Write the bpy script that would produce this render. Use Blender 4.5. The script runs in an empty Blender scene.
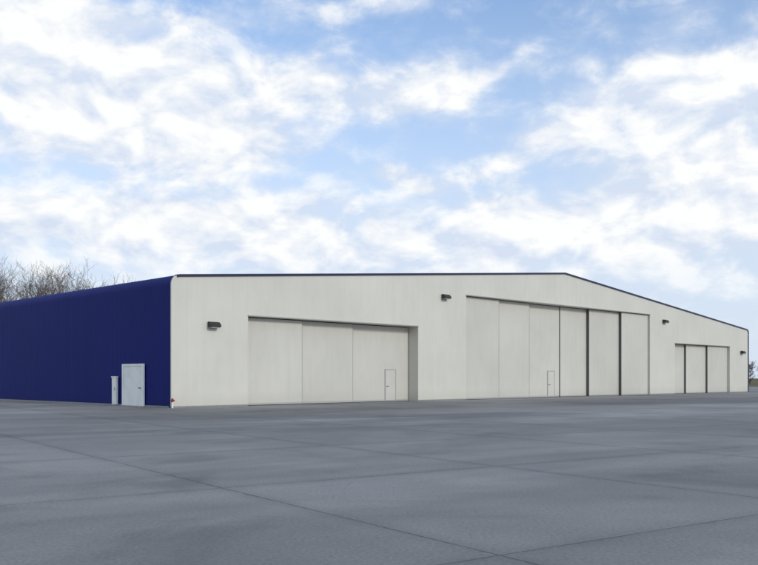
import bpy, math, random
from mathutils import Vector, Matrix
random.seed(7)
scene = bpy.context.scene
scene.view_settings.view_transform = 'Standard'
scene.view_settings.look = 'None'
scene.view_settings.exposure = 0

# ------------------------------------------------------------ node helpers
class NT:
    def __init__(s, tree):
        s.t = tree; s.n = tree.nodes; s.l = tree.links
    def put(s, sock, v):
        if isinstance(v, bpy.types.NodeSocket): s.l.new(v, sock)
        else: sock.default_value = v
    def m(s, op, a, b=None, c=None, clamp=False):
        n = s.n.new('ShaderNodeMath'); n.operation = op; n.use_clamp = clamp
        s.put(n.inputs[0], a)
        if b is not None: s.put(n.inputs[1], b)
        if c is not None: s.put(n.inputs[2], c)
        return n.outputs[0]
    def xyz(s, v):
        n = s.n.new('ShaderNodeSeparateXYZ'); s.put(n.inputs[0], v); return n.outputs
    def comb(s, x, y, z):
        n = s.n.new('ShaderNodeCombineXYZ')
        for i, v in enumerate((x, y, z)): s.put(n.inputs[i], v)
        return n.outputs[0]
    def vm(s, op, a, b):
        n = s.n.new('ShaderNodeVectorMath'); n.operation = op
        s.put(n.inputs[0], a)
        if op == 'SCALE': s.put(n.inputs['Scale'], b)
        else: s.put(n.inputs[1], b)
        return n.outputs['Value'] if op == 'DOT_PRODUCT' else n.outputs[0]
    def noise(s, v, scale, detail=4, rough=0.55, dist=0, out=0):
        n = s.n.new('ShaderNodeTexNoise'); s.put(n.inputs['Vector'], v)
        n.inputs['Scale'].default_value = scale; n.inputs['Detail'].default_value = detail
        n.inputs['Roughness'].default_value = rough; n.inputs['Distortion'].default_value = dist
        return n.outputs[out]
    def white(s, v):
        n = s.n.new('ShaderNodeTexWhiteNoise'); s.put(n.inputs['Vector'], v); return n.outputs['Value']
    def mapr(s, v, a, b, c=0.0, d=1.0, smooth=False):
        n = s.n.new('ShaderNodeMapRange')
        if smooth: n.interpolation_type = 'SMOOTHSTEP'
        s.put(n.inputs[0], v)
        for i, q in enumerate((a, b, c, d)): s.put(n.inputs[i+1], q)
        return n.outputs[0]
    def mix(s, f, a, b, mode='MIX'):
        n = s.n.new('ShaderNodeMix'); n.data_type = 'RGBA'; n.blend_type = mode
        s.put(n.inputs[0], f)
        ins = [i for i in n.inputs if i.type == 'RGBA']
        s.put(ins[0], a); s.put(ins[1], b)
        return [o for o in n.outputs if o.type == 'RGBA'][0]
    def bump(s, h, strength, dist):
        n = s.n.new('ShaderNodeBump'); s.put(n.inputs['Height'], h)
        n.inputs['Strength'].default_value = strength; n.inputs['Distance'].default_value = dist
        return n.outputs[0]

def new_mat(name, rough=0.6, col=(.5,.5,.5,1), spec=0.5):
    m = bpy.data.materials.new(name); m.use_nodes = True
    nt = NT(m.node_tree); b = m.node_tree.nodes['Principled BSDF']
    b.inputs['Roughness'].default_value = rough
    b.inputs['Base Color'].default_value = col
    b.inputs['Specular IOR Level'].default_value = spec
    return m, nt, b

def objco(nt):
    return nt.n.new('ShaderNodeTexCoord').outputs['Object']
def c4(r, g, b): return (r, g, b, 1)

def panel_mat(name, col, dirt, pw, amp, rough=0.5, axis=0, spec=.5, streak=.5, seamd=.9, perobj=0.0):
    m, nt, b = new_mat(name, rough, spec=spec)
    co = objco(nt); s = nt.xyz(co)
    cell = nt.m('FLOOR', nt.m('DIVIDE', s[axis], pw))
    w = nt.white(nt.comb(cell, 3.7, 1.0))
    tone = nt.mapr(w, 0, 1, 1-amp, 1)
    st = nt.noise(nt.comb(nt.m('MULTIPLY', s[axis], 2.2), 0.0, nt.m('MULTIPLY', s[2], .45)), 1.0, 4, .6)
    big = nt.noise(co, 0.22, 3)
    base = nt.mix(nt.m('MULTIPLY', nt.mapr(st, .45, .8), streak), c4(*col), c4(*dirt))
    low = nt.m('MULTIPLY', nt.mapr(nt.m('ADD', s[2], nt.m('MULTIPLY', st, .8)), .35, 1.2, 1, 0), .55)
    base = nt.mix(low, base, c4(*dirt))
    tone = nt.m('MULTIPLY', tone, nt.mapr(big, .3, .7, .93, 1.03))
    if perobj:
        r = nt.n.new('ShaderNodeObjectInfo').outputs['Random']
        tone = nt.m('MULTIPLY', tone, nt.mapr(r, 0, 1, 1-perobj, 1))
    fr = nt.m('FRACT', nt.m('DIVIDE', s[axis], pw))
    seam = nt.mapr(nt.m('ABSOLUTE', nt.m('SUBTRACT', fr, .5)), .5-.012/pw, .5, 1, seamd)
    tone = nt.m('MULTIPLY', tone, seam)
    out = nt.mix(1.0, base, nt.comb(tone, tone, tone), 'MULTIPLY')
    nt.l.new(out, b.inputs['Base Color'])
    hgt = nt.m('ADD', nt.m('MULTIPLY', big, 1.2), seam)
    nt.l.new(nt.bump(hgt, .25, .03), b.inputs['Normal'])
    return m

M_white = panel_mat('white_metal_cladding', (.655,.635,.560), (.52,.50,.43), 1.0, .015, spec=.3, streak=.25)
M_leaf = panel_mat('door_leaf_paint', (.635,.616,.549), (.51,.49,.425), 1.4, .02, spec=.3, streak=.3, perobj=.06)
M_blue = panel_mat('blue_metal_cladding', (.0045,.0115,.145), (.008,.016,.13), 0.9, .04, rough=.6, axis=1, spec=.15, streak=.4)
M_trim, nt, b = new_mat('blue_roof_trim', .45, c4(.006,.012,.075))
nt.l.new(nt.mix(nt.noise(objco(nt), 2.0, 3), c4(.005,.008,.045), c4(.012,.016,.07)), b.inputs['Base Color'])
M_door, nt, b = new_mat('personnel_door_paint', .5)
nt.l.new(nt.mix(nt.mapr(nt.noise(objco(nt), 1.5, 4), .4,.8), c4(.88,.88,.83), c4(.76,.76,.71)), b.inputs['Base Color'])
M_dark, nt, b = new_mat('black_rubber_seal', .8)
nt.l.new(nt.mix(nt.noise(objco(nt), 3.0, 3), c4(.08,.08,.08), c4(.14,.14,.135)), b.inputs['Base Color'])
M_lamp, nt, b = new_mat('bronze_lamp_housing', .45)
nt.l.new(nt.mix(nt.noise(objco(nt), 6.0, 3), c4(.012,.010,.008), c4(.03,.025,.02)), b.inputs['Base Color'])
M_lens, nt, b = new_mat('lamp_lens', .15)
nt.l.new(nt.mix(nt.noise(objco(nt), 30.0, 2), c4(.25,.26,.26), c4(.4,.4,.38)), b.inputs['Base Color'])
M_grey, nt, b = new_mat('grey_steel', .45)
nt.l.new(nt.mix(nt.noise(objco(nt), 5.0, 4), c4(.18,.18,.18), c4(.30,.30,.29)), b.inputs['Base Color'])
M_red, nt, b = new_mat('red_enamel', .4)
nt.l.new(nt.mix(nt.noise(objco(nt), 8.0, 4), c4(.30,.03,.025), c4(.22,.02,.02)), b.inputs['Base Color'])
M_seamshade, nt, b = new_mat('door_gap_trim', .6)
nt.l.new(nt.mix(nt.noise(objco(nt), 4.0, 4), c4(.36,.36,.34), c4(.43,.43,.41)), b.inputs['Base Color'])

# ------------------------------------------------------------ mesh helpers
def mesh_obj(name, verts, faces, mat, parent=None, mats=None, fm=None, smooth=False):
    me = bpy.data.meshes.new(name); me.from_pydata(verts, [], faces); me.update()
    ob = bpy.data.objects.new(name, me); scene.collection.objects.link(ob)
    for mm in (mats or [mat]): me.materials.append(mm)
    if fm: me.polygons.foreach_set('material_index', fm)
    if smooth: me.polygons.foreach_set('use_smooth', [True]*len(me.polygons))
    if parent: ob.parent = parent
    return ob

class MB:
    def __init__(s): s.v=[]; s.f=[]; s.m=[]
    def box(s, a, b, mi=0):
        x0,y0,z0=a; x1,y1,z1=b; n=len(s.v)
        s.v += [(x0,y0,z0),(x1,y0,z0),(x1,y1,z0),(x0,y1,z0),(x0,y0,z1),(x1,y0,z1),(x1,y1,z1),(x0,y1,z1)]
        s.f += [(n,n+3,n+2,n+1),(n+4,n+5,n+6,n+7),(n,n+1,n+5,n+4),(n+1,n+2,n+6,n+5),(n+2,n+3,n+7,n+6),(n+3,n,n+4,n+7)]
        s.m += [mi]*6
    def quad(s, p, mi=0):
        n=len(s.v); s.v+=list(p); s.f.append(tuple(range(n,n+len(p)))); s.m.append(mi)
    def cyl(s, p0, p1, r0, r1, k=10, mi=0):
        p0=Vector(p0); p1=Vector(p1); d=(p1-p0).normalized()
        a=d.orthogonal().normalized(); c=d.cross(a); n=len(s.v)
        for p,r in ((p0,r0),(p1,r1)):
            for i in range(k):
                t=2*math.pi*i/k; s.v.append(tuple(p+(a*math.cos(t)+c*math.sin(t))*r))
        for i in range(k):
            j=(i+1)%k; s.f.append((n+i,n+j,n+k+j,n+k+i)); s.m.append(mi)
        s.f.append(tuple(n+k-1-i for i in range(k))); s.f.append(tuple(n+k+i for i in range(k))); s.m+=[mi,mi]
    def obj(s, name, mats, parent=None, bevel=0):
        ob = mesh_obj(name, s.v, s.f, None, parent, mats, s.m)
        if bevel:
            bv = ob.modifiers.new('bevel','BEVEL'); bv.width=bevel; bv.segments=2; bv.limit_method='ANGLE'
        return ob

# ------------------------------------------------------------ hangar
W=75.2; H=7.1; HR=10.4; D=52.0; R=0.55
hangar = bpy.data.objects.new('aircraft_hangar', None); scene.collection.objects.link(hangar)
hangar.location = (-11.09, 46.4, 0); hangar.rotation_euler = (0,0,math.atan2(.7054,.7088))
sl = (HR-H)/(W/2)
def roofz(u):
    uu = min(u, W-u)
    z = H + sl*uu
    if uu < R:
        z = min(z, (H+sl*R-R) + math.sqrt(max(0, R*R-(R-uu)**2)))
    return z
us=[]
for i in range(9):
    us.append(R*(1-math.cos(i/8*math.pi/2)))
us_all = us + [W/2] + [W-q for q in reversed(us)]
prof = [(0,0.0)] + [(q, roofz(q)) if i else (0, roofz(0)) for i,q in enumerate(us_all)] + [(W,0.0)]
def prof_normals(p):
    ns=[]
    for i in range(len(p)):
        a=p[max(0,i-1)]; c=p[min(len(p)-1,i+1)]
        if i==1: a=p[0]; c=p[1]
        dx,dz=c[0]-a[0],c[1]-a[1]; L=math.hypot(dx,dz) or 1
        ns.append((-dz/L,dx/L))
    return ns
pn = prof_normals(prof)
vs=[(0.0,0),(0.10,0)]
v=.10; pitch=.305
while v < D-pitch:
    vs += [(v+.20,0),(v+.225,.004),(v+.275,.004),(v+.30,0)]; v+=pitch
vs.append((D,0))
V=[];F=[]
k=len(prof)
for (vv,o) in vs:
    for (p,n) in zip(prof,pn): V.append((p[0]+n[0]*o, vv, max(0,p[1]+n[1]*o)))
for j in range(len(vs)-1):
    for i in range(k-1):
        F.append((j*k+i, j*k+i+1, (j+1)*k+i+1, (j+1)*k+i))
mesh_obj('side_walls_and_roof', V, F, M_blue, hangar)
mb=MB(); mb.quad([(p[0],D-.01,p[1]) for p in prof]); mb.obj('back_wall',[M_white],hangar)

OPEN=[(5.03,19.45,5.16,1.12),(24.65,52.2,7.66,1.12),(57.3,70.2,5.06,1.0)]
fv=-0.012
bp=sorted(set([round(q,4) for q in us_all]+[o[0] for o in OPEN]+[o[1] for o in OPEN]))
mb=MB()
for a,c in zip(bp[:-1],bp[1:]):
    z0=0
    for o in OPEN:
        if a>=o[0]-1e-4 and c<=o[1]+1e-4: z0=o[2]
    mb.quad([(a,fv,z0),(c,fv,z0),(c,fv,roofz(c)),(a,fv,roofz(a))])
for o in OPEN:
    u0,u1,zt,r=o
    mb.quad([(u0,fv,0),(u0,fv,zt),(u0,r,zt),(u0,r,0)])
    mb.quad([(u1,fv,0),(u1,r,0),(u1,r,zt),(u1,fv,zt)])
    mb.quad([(u0,fv,zt),(u1,fv,zt),(u1,r,zt),(u0,r,zt)])
mb.obj('front_wall',[M_white],hangar)
mb=MB()
for o in OPEN:
    mb.box((o[0]-.02,fv-.05,o[2]+.003),(o[1]+.02,fv-.004,o[2]+.06))
mb.obj('door_head_flashing',[M_seamshade],hangar)
mb=MB()
for o in OPEN: mb.quad([(o[0]-.1,o[3]+.1,0),(o[1]+.1,o[3]+.1,0),(o[1]+.1,o[3]+.1,o[2]+.1),(o[0]-.1,o[3]+.1,o[2]+.1)])
mb.obj('door_pocket_back',[M_dark],hangar)
pth=[(q, roofz(q)) for q in us_all if q>=R*.5]
V=[];F=[]
nn=prof_normals([(0,0)]+pth)[1:]
nn[0]=nn[1]
for p,n in zip(pth,nn):
    for (o,vv) in ((.035,-.08),(-.10,-.08),(-.10,.2),(.035,.2)):
        V.append((p[0]+n[0]*o, vv, p[1]+n[1]*o))
for i in range(len(pth)-1):
    a=i*4; c=a+4
    for q in range(4):
        r2=(q+1)%4
        F.append((a+q,a+r2,c+r2,c+q))
F.append((0,1,2,3)); n=(len(pth)-1)*4; F.append((n+3,n+2,n+1,n))
mesh_obj('rake_trim',V,F,M_trim,hangar)
cp=[(0,0.02)]+[(q,roofz(q)) for q in us if q<R*.5]
cn=prof_normals(cp); V=[];F=[]
cn[0]=(-1,0); cn[1]=(-1,0)
for p,n in zip(cp,cn):
    for (o,vv) in ((.02,-.055),(-.10,-.055),(-.10,fv-.003),(-.005,fv-.003),(-.005,.03),(.02,.03)):
        V.append((p[0]+n[0]*o, vv, p[1]+n[1]*o))
for i in range(len(cp)-1):
    a=i*6; c=a+6
    for q in range(6):
        r2=(q+1)%6; F.append((a+q,a+r2,c+r2,c+q))
mesh_obj('corner_trim',V,F,M_white,hangar)
mb=MB(); mb.box((W-.16,-.055,0.02),(W+.05,fv-.003,roofz(0)-.02)); mb.obj('corner_trim_far',[M_trim],hangar)
mb=MB()
segs=[(-.02,5.0),(19.48,24.62),(52.23,57.27),(70.23,W+.02)]
for a,c in segs: mb.box((a,fv-.03,0),(c,fv-.003,.09))
mb.box((-.05,.13,0),(-.042,D,.1))
mb.obj('base_flashing',[M_grey],hangar)

def leaf(name,u0,u1,v,zt,edge=0.0,pdoor=None,th=.11,ew=.03):
    mb=MB()
    mb.box((u0,v,.05),(u1,v+th,zt-.05))
    if edge:
        mb.box((u0-ew,v-.02,.04),(u0-.003,v+th+edge,zt-.04),1)
    else:
        mb.box((u1-.03,v-.012,.06),(u1-.003,v-.003,zt-.06),2)
    mb.box((u0+.01,v-.015,.03),(u1-.06,v-.002,.14),2)
    ob=mb.obj(name,[M_leaf,M_dark,M_seamshade],hangar)
    if pdoor:
        a,c,h=pdoor
        mb=MB()
        mb.box((a,v-.03,.10),(c,v-.004,h))
        fw=.06
        mb.box((a-fw,v-.045,.10),(a-.003,v-.003,h+fw),1); mb.box((c+.003,v-.045,.10),(c+fw,v-.003,h+fw),1)
        mb.box((a-.003,v-.045,h+.003),(c+.003,v-.003,h+fw),1)
        mb.cyl((a+.1,v-.10,1.05),(a+.24,v-.10,1.05),.018,.018,8,2)
        mb.cyl((a+.1,v-.10,1.05),(a+.1,v-.03,1.05),.025,.025,8,2)
        mb.obj('wicket_door',[M_leaf,M_seamshade,M_dark],hangar)
z=OPEN[0][2]
leaf('sliding_door_leaf',5.05,9.5,.50,z); leaf('sliding_door_leaf',9.3,13.95,.70,z); leaf('sliding_door_leaf',13.7,19.43,.90,z,pdoor=(17.15,18.1,2.15))
z=OPEN[1][2]
leaf('sliding_door_leaf',24.67,29.0,.30,z); leaf('sliding_door_leaf',28.8,33.3,.52,z); leaf('sliding_door_leaf',33.1,37.9,.74,z,pdoor=(36.2,37.15,2.15))
leaf('sliding_door_leaf',37.95,42.3,.69,z,edge=.02,ew=.03); leaf('sliding_door_leaf',42.1,47.3,.44,z,edge=.08); leaf('sliding_door_leaf',47.2,52.15,.19,z,edge=.08)
z=OPEN[2][2]
leaf('sliding_door_leaf',57.32,60.8,.62,z); leaf('sliding_door_leaf',60.6,65.4,.44,z,edge=.02); leaf('sliding_door_leaf',65.2,70.15,.26,z,edge=.02)

mb=MB()
mb.box((-.10,2.78,.05),(-.045,4.92,2.28))
mb.box((-.14,2.66,.02),(-.042,2.777,2.40)); mb.box((-.14,4.923,.02),(-.042,5.04,2.40)); mb.box((-.14,2.777,2.283),(-.042,4.923,2.40))
mb.box((-.45,2.6,0),(-.042,5.1,.045),1)
mb.cyl((-.17,3.0,1.05),(-.17,3.18,1.05),.02,.02,8,2); mb.cyl((-.17,3.0,1.05),(-.10,3.0,1.05),.028,.028,8,2)
mb.obj('side_entrance_door',[M_door,M_grey,M_dark],hangar)
mb=MB()
mb.box((-.20,5.62,.08),(-.06,6.10,1.62)); mb.box((-.23,5.59,1.623),(-.05,6.13,1.70)); mb.box((-.22,5.59,0),(-.05,6.13,.077),1)
mb.box((-.215,5.67,.2),(-.203,6.05,1.55)); mb.cyl((-.23,5.72,.9),(-.23,5.72,1.05),.015,.015,8,2)
mb.obj('utility_cabinet',[M_door,M_grey,M_dark],hangar,bevel=.01)
mb=MB()
mb.cyl((-.02,-.17,0),(-.02,-.17,.32),.045,.045,12,1)
mb.cyl((-.02,-.17,.32),(-.02,-.17,.47),.065,.065,12,0)
mb.cyl((-.02,-.17,.47),(-.02,-.17,.53),.065,.02,12,0)
mb.cyl((-.02,-.17,.41),(-.12,-.21,.41),.035,.04,12,0); mb.cyl((-.02,-.17,.41),(.07,-.25,.41),.035,.04,12,0)
mb.obj('fire_hose_connection',[M_red,M_door],hangar)

def wall_lamp(u,z):
    mb=MB(); w=.33; y=fv-.004
    mb.box((u-.2,y-.05,z-.12),(u+.2,y,z+.22),0)
    n=len(mb.v); y2=y-.053
    pr=[(y2,z+.22),(y2-.20,z+.18),(y2-.34,z+.02),(y2-.34,z-.08),(y2,z-.08)]
    for uu in (u-w,u+w):
        for p in pr: mb.v.append((uu,p[0],p[1]))
    for i in range(5):
        j=(i+1)%5; mb.f.append((n+i,n+5+i,n+5+j,n+j)); mb.m.append(0)
    mb.f.append((n,n+1,n+2,n+3,n+4)); mb.f.append((n+9,n+8,n+7,n+6,n+5)); mb.m+=[0,0]
    mb.box((u-w+.05,y2-.30,z-.14),(u+w-.05,y2-.03,z-.083),1)
    mb.obj('wall_lamp',[M_lamp,M_lens],hangar,bevel=.008)
for u,z in ((2.6,4.5),(22.2,7.35),(55.0,7.1),(73.3,4.45)): wall_lamp(u,z)

# ------------------------------------------------------------ ground
M_conc, nt, b = new_mat('weathered_concrete', .75, spec=.35)
P = nt.n.new('ShaderNodeNewGeometry').outputs['Position']
a = nt.m('SUBTRACT', nt.vm('DOT_PRODUCT', P, (.819,.574,0)), 5.40)
bb = nt.m('SUBTRACT', nt.vm('DOT_PRODUCT', P, (-.574,.819,0)), 5.81)
wn = nt.noise(P, 1.5, 4, .7)
wob = nt.m('MULTIPLY', nt.m('SUBTRACT', wn, .5), .06)
SA,SB = 5.43,5.87
def joint(c, S):
    q = nt.m('DIVIDE', nt.m('ADD', c, wob), S)
    fr = nt.m('FRACT', q)
    return nt.m('MULTIPLY', nt.m('SUBTRACT', .5, nt.m('ABSOLUTE', nt.m('SUBTRACT', fr, .5))), S), nt.m('FLOOR', nt.m('DIVIDE', c, S))
da, ia = joint(a, SA); db, ib = joint(bb, SB)
wid = nt.mapr(wn, .3, .7, .006, .022)
def line(d): return nt.m('SUBTRACT', 1.0, nt.mapr(nt.m('DIVIDE', d, wid), .6, 1.3))
la = line(da); lb = nt.m('MULTIPLY', line(db), .8)
halo = nt.mapr(nt.m('MINIMUM', da, db), 0, .28, 1, 0)
slab = nt.white(nt.comb(ia, ib, 0))
lane = nt.white(nt.comb(5.5, ib, 7.0))
big = nt.noise(nt.comb(nt.m('MULTIPLY', a, .05), nt.m('MULTIPLY', bb, .12), 0), 1.0, 4, .6, .6)
med = nt.noise(P, .42, 6, .66)
fine = nt.noise(P, 22.0, 4, .8)
t = nt.m('MULTIPLY', nt.mapr(slab, 0, 1, .91, 1.05), nt.mapr(lane, 0, 1, .94, 1.05))
t = nt.m('MULTIPLY', t, nt.mapr(big, .38, .62, .76, 1.10, True))
t = nt.m('MULTIPLY', t, nt.mapr(med, .3, .7, .84, 1.12))
t = nt.m('MULTIPLY', t, nt.mapr(fine, .3, .7, .70, 1.28))
stn = nt.noise(P, .23, 4, .62, 1.0)
t = nt.m('MULTIPLY', t, nt.mapr(stn, .54, .70, 1, .72))
t = nt.m('MULTIPLY', t, nt.mapr(stn, .30, .42, 1.10, 1))
t = nt.m('MULTIPLY', t, nt.mapr(nt.m('MULTIPLY', halo, wn), 0, .6, 1, .84))
# traffic film along the taxi lane in front of the doors
fd = nt.m('ADD', nt.vm('DOT_PRODUCT', P, (.7063,-.7088,0)), 40.72)
fdn = nt.m('ADD', fd, nt.m('MULTIPLY', nt.m('SUBTRACT', big, .5), 16))
lane2 = nt.m('MULTIPLY', nt.mapr(fdn, 2, 7, 0, 1, True), nt.mapr(fdn, 13, 22, 1, 0, True))
t = nt.m('MULTIPLY', t, nt.mapr(lane2, 0, 1, 1, .82))
vo = nt.n.new('ShaderNodeTexVoronoi'); vo.feature='DISTANCE_TO_EDGE'; vo.inputs['Scale'].default_value=.17
nt.l.new(nt.vm('ADD', P, nt.vm('SCALE', nt.noise(P, .9, 4, .6, 0, 1), .7)), vo.inputs['Vector'])
crk = nt.m('MULTIPLY', nt.mapr(vo.outputs['Distance'], 0, .0022, 1, 0), nt.mapr(big, .50, .56))
L = nt.m('MAXIMUM', nt.m('MAXIMUM', la, lb), nt.m('MULTIPLY', crk, .5))
hue = nt.mix(big, c4(.243,.242,.242), c4(.268,.260,.248))
colr = nt.mix(1.0, hue, nt.comb(t,t,t), 'MULTIPLY')
colr = nt.mix(nt.m('MULTIPLY', L, .78), colr, c4(.045,.045,.046))
nt.l.new(colr, b.inputs['Base Color'])
nt.l.new(nt.mapr(med, .3, .7, .65, .85), b.inputs['Roughness'])

M_grass, nt, b = new_mat('dry_winter_grass', .95, spec=.1)
P = nt.n.new('ShaderNodeNewGeometry').outputs['Position']
g = nt.mix(nt.mapr(nt.noise(P, .05, 5, .6), .35, .65), c4(.10,.09,.045), c4(.17,.15,.085))
nt.l.new(g, b.inputs['Base Color'])
S=4000
mesh_obj('ground',[(-S,-S,-.06),(S,-S,-.06),(S,S,-.06),(-S,S,-.06)],[(0,1,2,3)],M_grass)
mat = Matrix.Translation(hangar.location) @ Matrix.Rotation(hangar.rotation_euler[2],4,'Z')
mb=MB(); mb.box((-90,-110,-.3),(135,75,0))
ap=mb.obj('concrete_apron',[M_conc]); ap.matrix_world=mat

# ------------------------------------------------------------ trees
M_bark, nt, b = new_mat('bare_branches', .9, spec=.1)
P = nt.n.new('ShaderNodeNewGeometry').outputs['Position']
nt.l.new(nt.mix(nt.noise(P, .4, 2), c4(.085,.066,.052), c4(.16,.13,.108)), b.inputs['Base Color'])

def tree_segs(h, rng, shrub=False):
    segs=[]
    def grow(p, d, L, r, lvl):
        n = 4 if lvl==0 else 3
        for i in range(n):
            d = (d + Vector((rng.gauss(0,1),rng.gauss(0,1),rng.gauss(0,.6)+.7))*(.07 if lvl==0 else .15)).normalized()
            q = p + d*(L/n); r2 = r*(.80 if lvl==0 else .72)
            segs.append((p,q,r,r2))
            if lvl<4:
                if lvl==0: kids = 0 if (i==0 and not shrub) else rng.randint(3,4)
                else: kids = rng.randint(1,2) if lvl<3 else 1
                for _ in range(kids):
                    ang = rng.uniform(.4,.85)
                    ax = d.orthogonal().normalized(); ax.rotate(Matrix.Rotation(rng.uniform(0,6.283),3,d))
                    nd = (d*math.cos(ang)+ax*math.sin(ang)).normalized()
                    grow(p.lerp(q,rng.uniform(.3,1) if not (shrub and i==0) else rng.uniform(0,.8)), nd, L*(.38 if lvl==0 else .58)*rng.uniform(.75,1.15), max(.013 if not shrub else .045,r2*.5), lvl+1)
            p=q; r=r2
    grow(Vector((0,0,0)), Vector((0,0,1)), h*.86, h*.011, 0)
    top=max(q.z for _,q,_,_ in segs); s=h/top
    return [(p*s,q*s,r0,r1) for p,q,r0,r1 in segs]
def segs_to_mesh(segs):
    V=[];F=[]
    for (p,q,r0,r1) in segs:
        d=(q-p).normalized(); a=d.orthogonal().normalized(); c=d.cross(a); n=len(V)
        for pp,r in ((p,r0),(q,r1)):
            for i in range(3):
                t=2.0944*i; V.append(pp+(a*math.cos(t)+c*math.sin(t))*r)
        for i in range(3):
            j=(i+1)%3; F.append((n+i,n+j,n+3+j,n+3+i))
    return V,F
lib=[segs_to_mesh(tree_segs(15, random.Random(100+i))) for i in range(5)]
libs=[segs_to_mesh(tree_segs(15, random.Random(200+i), True)) for i in range(4)]
print('tree faces', [len(x[1]) for x in lib])
def tree_mass(name, spots, lib):
    V=[];F=[]
    for (x,y,h,th) in spots:
        tv,tf=lib[th%len(lib)]; s=h/15; n=len(V); ca,sa=math.cos(th*1.7),math.sin(th*1.7)
        V += [(x+(p.x*ca-p.y*sa)*s, y+(p.x*sa+p.y*ca)*s, p.z*s-.1) for p in tv]
        F += [tuple(n+i for i in f) for f in tf]
    return mesh_obj(name,V,F,M_bark)
spots=[]
rng=random.Random(5)
for i in range(100):
    azd = -36 + 22*i/99 + rng.uniform(-.3,.3)
    y = rng.uniform(118,150)
    hy = 18.9 if azd<-20.5 else 18.9-(azd+20.5)*.36
    h = (hy-1.6)*y/125+1.6 + rng.uniform(-3.4,.3)
    spots.append((y*math.tan(math.radians(azd)), y, h, rng.randrange(60)))
tree_mass('bare_tree_row', spots, lib)
spots=[]
for i in range(100):
    az=math.radians(21.5+ 22*i/99 + rng.uniform(-.3,.3)); d=rng.uniform(240,290)
    spots.append((d*math.sin(az), d*math.cos(az), rng.uniform(5.5,9.0), rng.randrange(60)))
tree_mass('distant_tree_line', spots, libs)

# ------------------------------------------------------------ world
w = bpy.data.worlds.new('World'); scene.world = w; w.use_nodes = True
nt = NT(w.node_tree); nt.n.clear()
SUN_AZ=131.0; SUN_EL=24.0; STR=.10
sky = nt.n.new('ShaderNodeTexSky'); sky.sky_type='NISHITA'; sky.sun_disc=False
sky.sun_elevation=math.radians(SUN_EL); sky.sun_rotation=math.radians(SUN_AZ)
sky.air_density=1.0; sky.dust_density=.6; sky.ozone_density=1.6
D0 = nt.n.new('ShaderNodeTexCoord').outputs['Generated']
s = nt.xyz(D0)
az = nt.m('ARCTAN2', s[0], s[1]); el = nt.m('ARCSINE', s[2])
cp = nt.comb(az, nt.m('MULTIPLY', el, 1.7), 0)
w1 = nt.xyz(nt.noise(cp, 6.0, 4, .6, 0, 1))
azw = nt.m('ADD', az, nt.m('MULTIPLY', nt.m('SUBTRACT', w1[0], .5), .18))
elw = nt.m('ADD', el, nt.m('MULTIPLY', nt.m('SUBTRACT', w1[1], .5), .09))
def blob(azd, eld, ra, re, wt, tilt=0):
    x = nt.m('SUBTRACT', azw, math.radians(azd)); y = nt.m('SUBTRACT', elw, math.radians(eld))
    if tilt: y = nt.m('SUBTRACT', y, nt.m('MULTIPLY', x, tilt))
    x = nt.m('DIVIDE', x, math.radians(ra)); y = nt.m('DIVIDE', y, math.radians(re))
    q = nt.m('ADD', nt.m('MULTIPLY', x, x), nt.m('MULTIPLY', y, y))
    return nt.m('MULTIPLY', nt.m('EXPONENT', nt.m('MULTIPLY', q, -1.0)), wt)
BL=[(-17,16.8,8.5,4.2,1.3,-.05),(-22,20.5,6,2.6,.8,0),(-9,15.5,4.5,2.4,.65,-.15),
    (-13.5,9.9,8.5,1.5,1.15,0),(2.2,12.7,2.6,.9,.75,0),(7.2,13.6,2.4,.7,.55,0),
    (-4,18.9,7,1.3,.7,-.15),(5,18.7,7,1.3,.7,.2),(13,16.4,5.5,1.4,.75,.3),(21.5,17.8,6,3.6,.95,.25),
    (13.5,10.4,10,1.7,.85,0),(22,11.5,7,3.2,.8,0),(-5,22.6,14,.9,.5,.05),(0,7.0,40,3.8,.72,0)]
tot=None
for q in BL:
    o=blob(*q); tot = o if tot is None else nt.m('ADD', tot, o)
front = nt.mapr(nt.m('ABSOLUTE', az), .45, .75)
tot = nt.m('ADD', tot, nt.m('MULTIPLY', front, .42))
tot = nt.m('MINIMUM', tot, 1.15)
f1 = nt.noise(cp, 11.0, 6, .60, .25)
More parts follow.
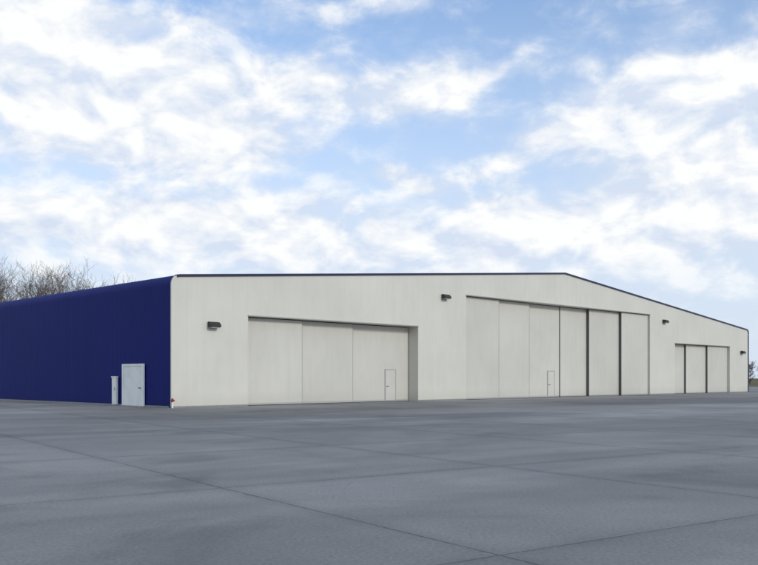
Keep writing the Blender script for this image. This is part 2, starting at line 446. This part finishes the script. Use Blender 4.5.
f2 = nt.noise(nt.vm('ADD', cp, (.008, .03, 0)), 11.0, 3, .55, .25)
dens = nt.m('ADD', tot, nt.m('MULTIPLY', nt.m('SUBTRACT', f1, .5), 1.6))
cov = nt.mapr(dens, -.04, .80, 0, 1, True)
shade = nt.mapr(nt.m('ADD', nt.m('MULTIPLY', nt.m('SUBTRACT', f1, f2), 2.6), nt.m('MULTIPLY', dens, .40)), -.02, .58, 0, 1)
k=1/STR
def S3(r,g,b): return (r*k,g*k,b*k,1)
ccol = nt.mix(shade, S3(.68,.765,.91), S3(.99,1.0,1.0))
tint = nt.mix(1.0, sky.outputs[0], (1.5,1.8,2.1,1), 'MULTIPLY')
haze = nt.mapr(el, math.radians(2), math.radians(24), .97, .16)
hz = nt.mix(haze, tint, S3(.68,.765,.90))
low = nt.mapr(el, math.radians(3), math.radians(8), 0.45, 1)
fin = nt.mix(nt.m('MULTIPLY', cov, low), hz, ccol)
bg = nt.n.new('ShaderNodeBackground'); bg.inputs['Strength'].default_value=STR
nt.l.new(fin, bg.inputs['Color'])
out = nt.n.new('ShaderNodeOutputWorld'); nt.l.new(bg.outputs[0], out.inputs[0])
w.cycles.sampling_method='MANUAL'; w.cycles.sample_map_resolution=512

# ------------------------------------------------------------ sun
sd = bpy.data.lights.new('sun','SUN'); sd.energy=1.5; sd.angle=math.radians(10); sd.color=(1,.955,.87)
so = bpy.data.objects.new('sun', sd); scene.collection.objects.link(so)
A=math.radians(SUN_AZ); E=math.radians(SUN_EL)
dv = Vector((math.sin(A)*math.cos(E), math.cos(A)*math.cos(E), math.sin(E)))
so.rotation_euler = dv.to_track_quat('Z','Y').to_euler(); so.location = dv*200

# ------------------------------------------------------------ camera
cd = bpy.data.cameras.new('camera'); co = bpy.data.objects.new('camera', cd); scene.collection.objects.link(co)
cd.sensor_width=36; cd.lens=36*870/758; cd.shift_y=95.5/758; cd.clip_end=9000; cd.clip_start=.1
co.location=(0,0,1.6); co.rotation_euler=(math.radians(90),0,0)
scene.camera=co
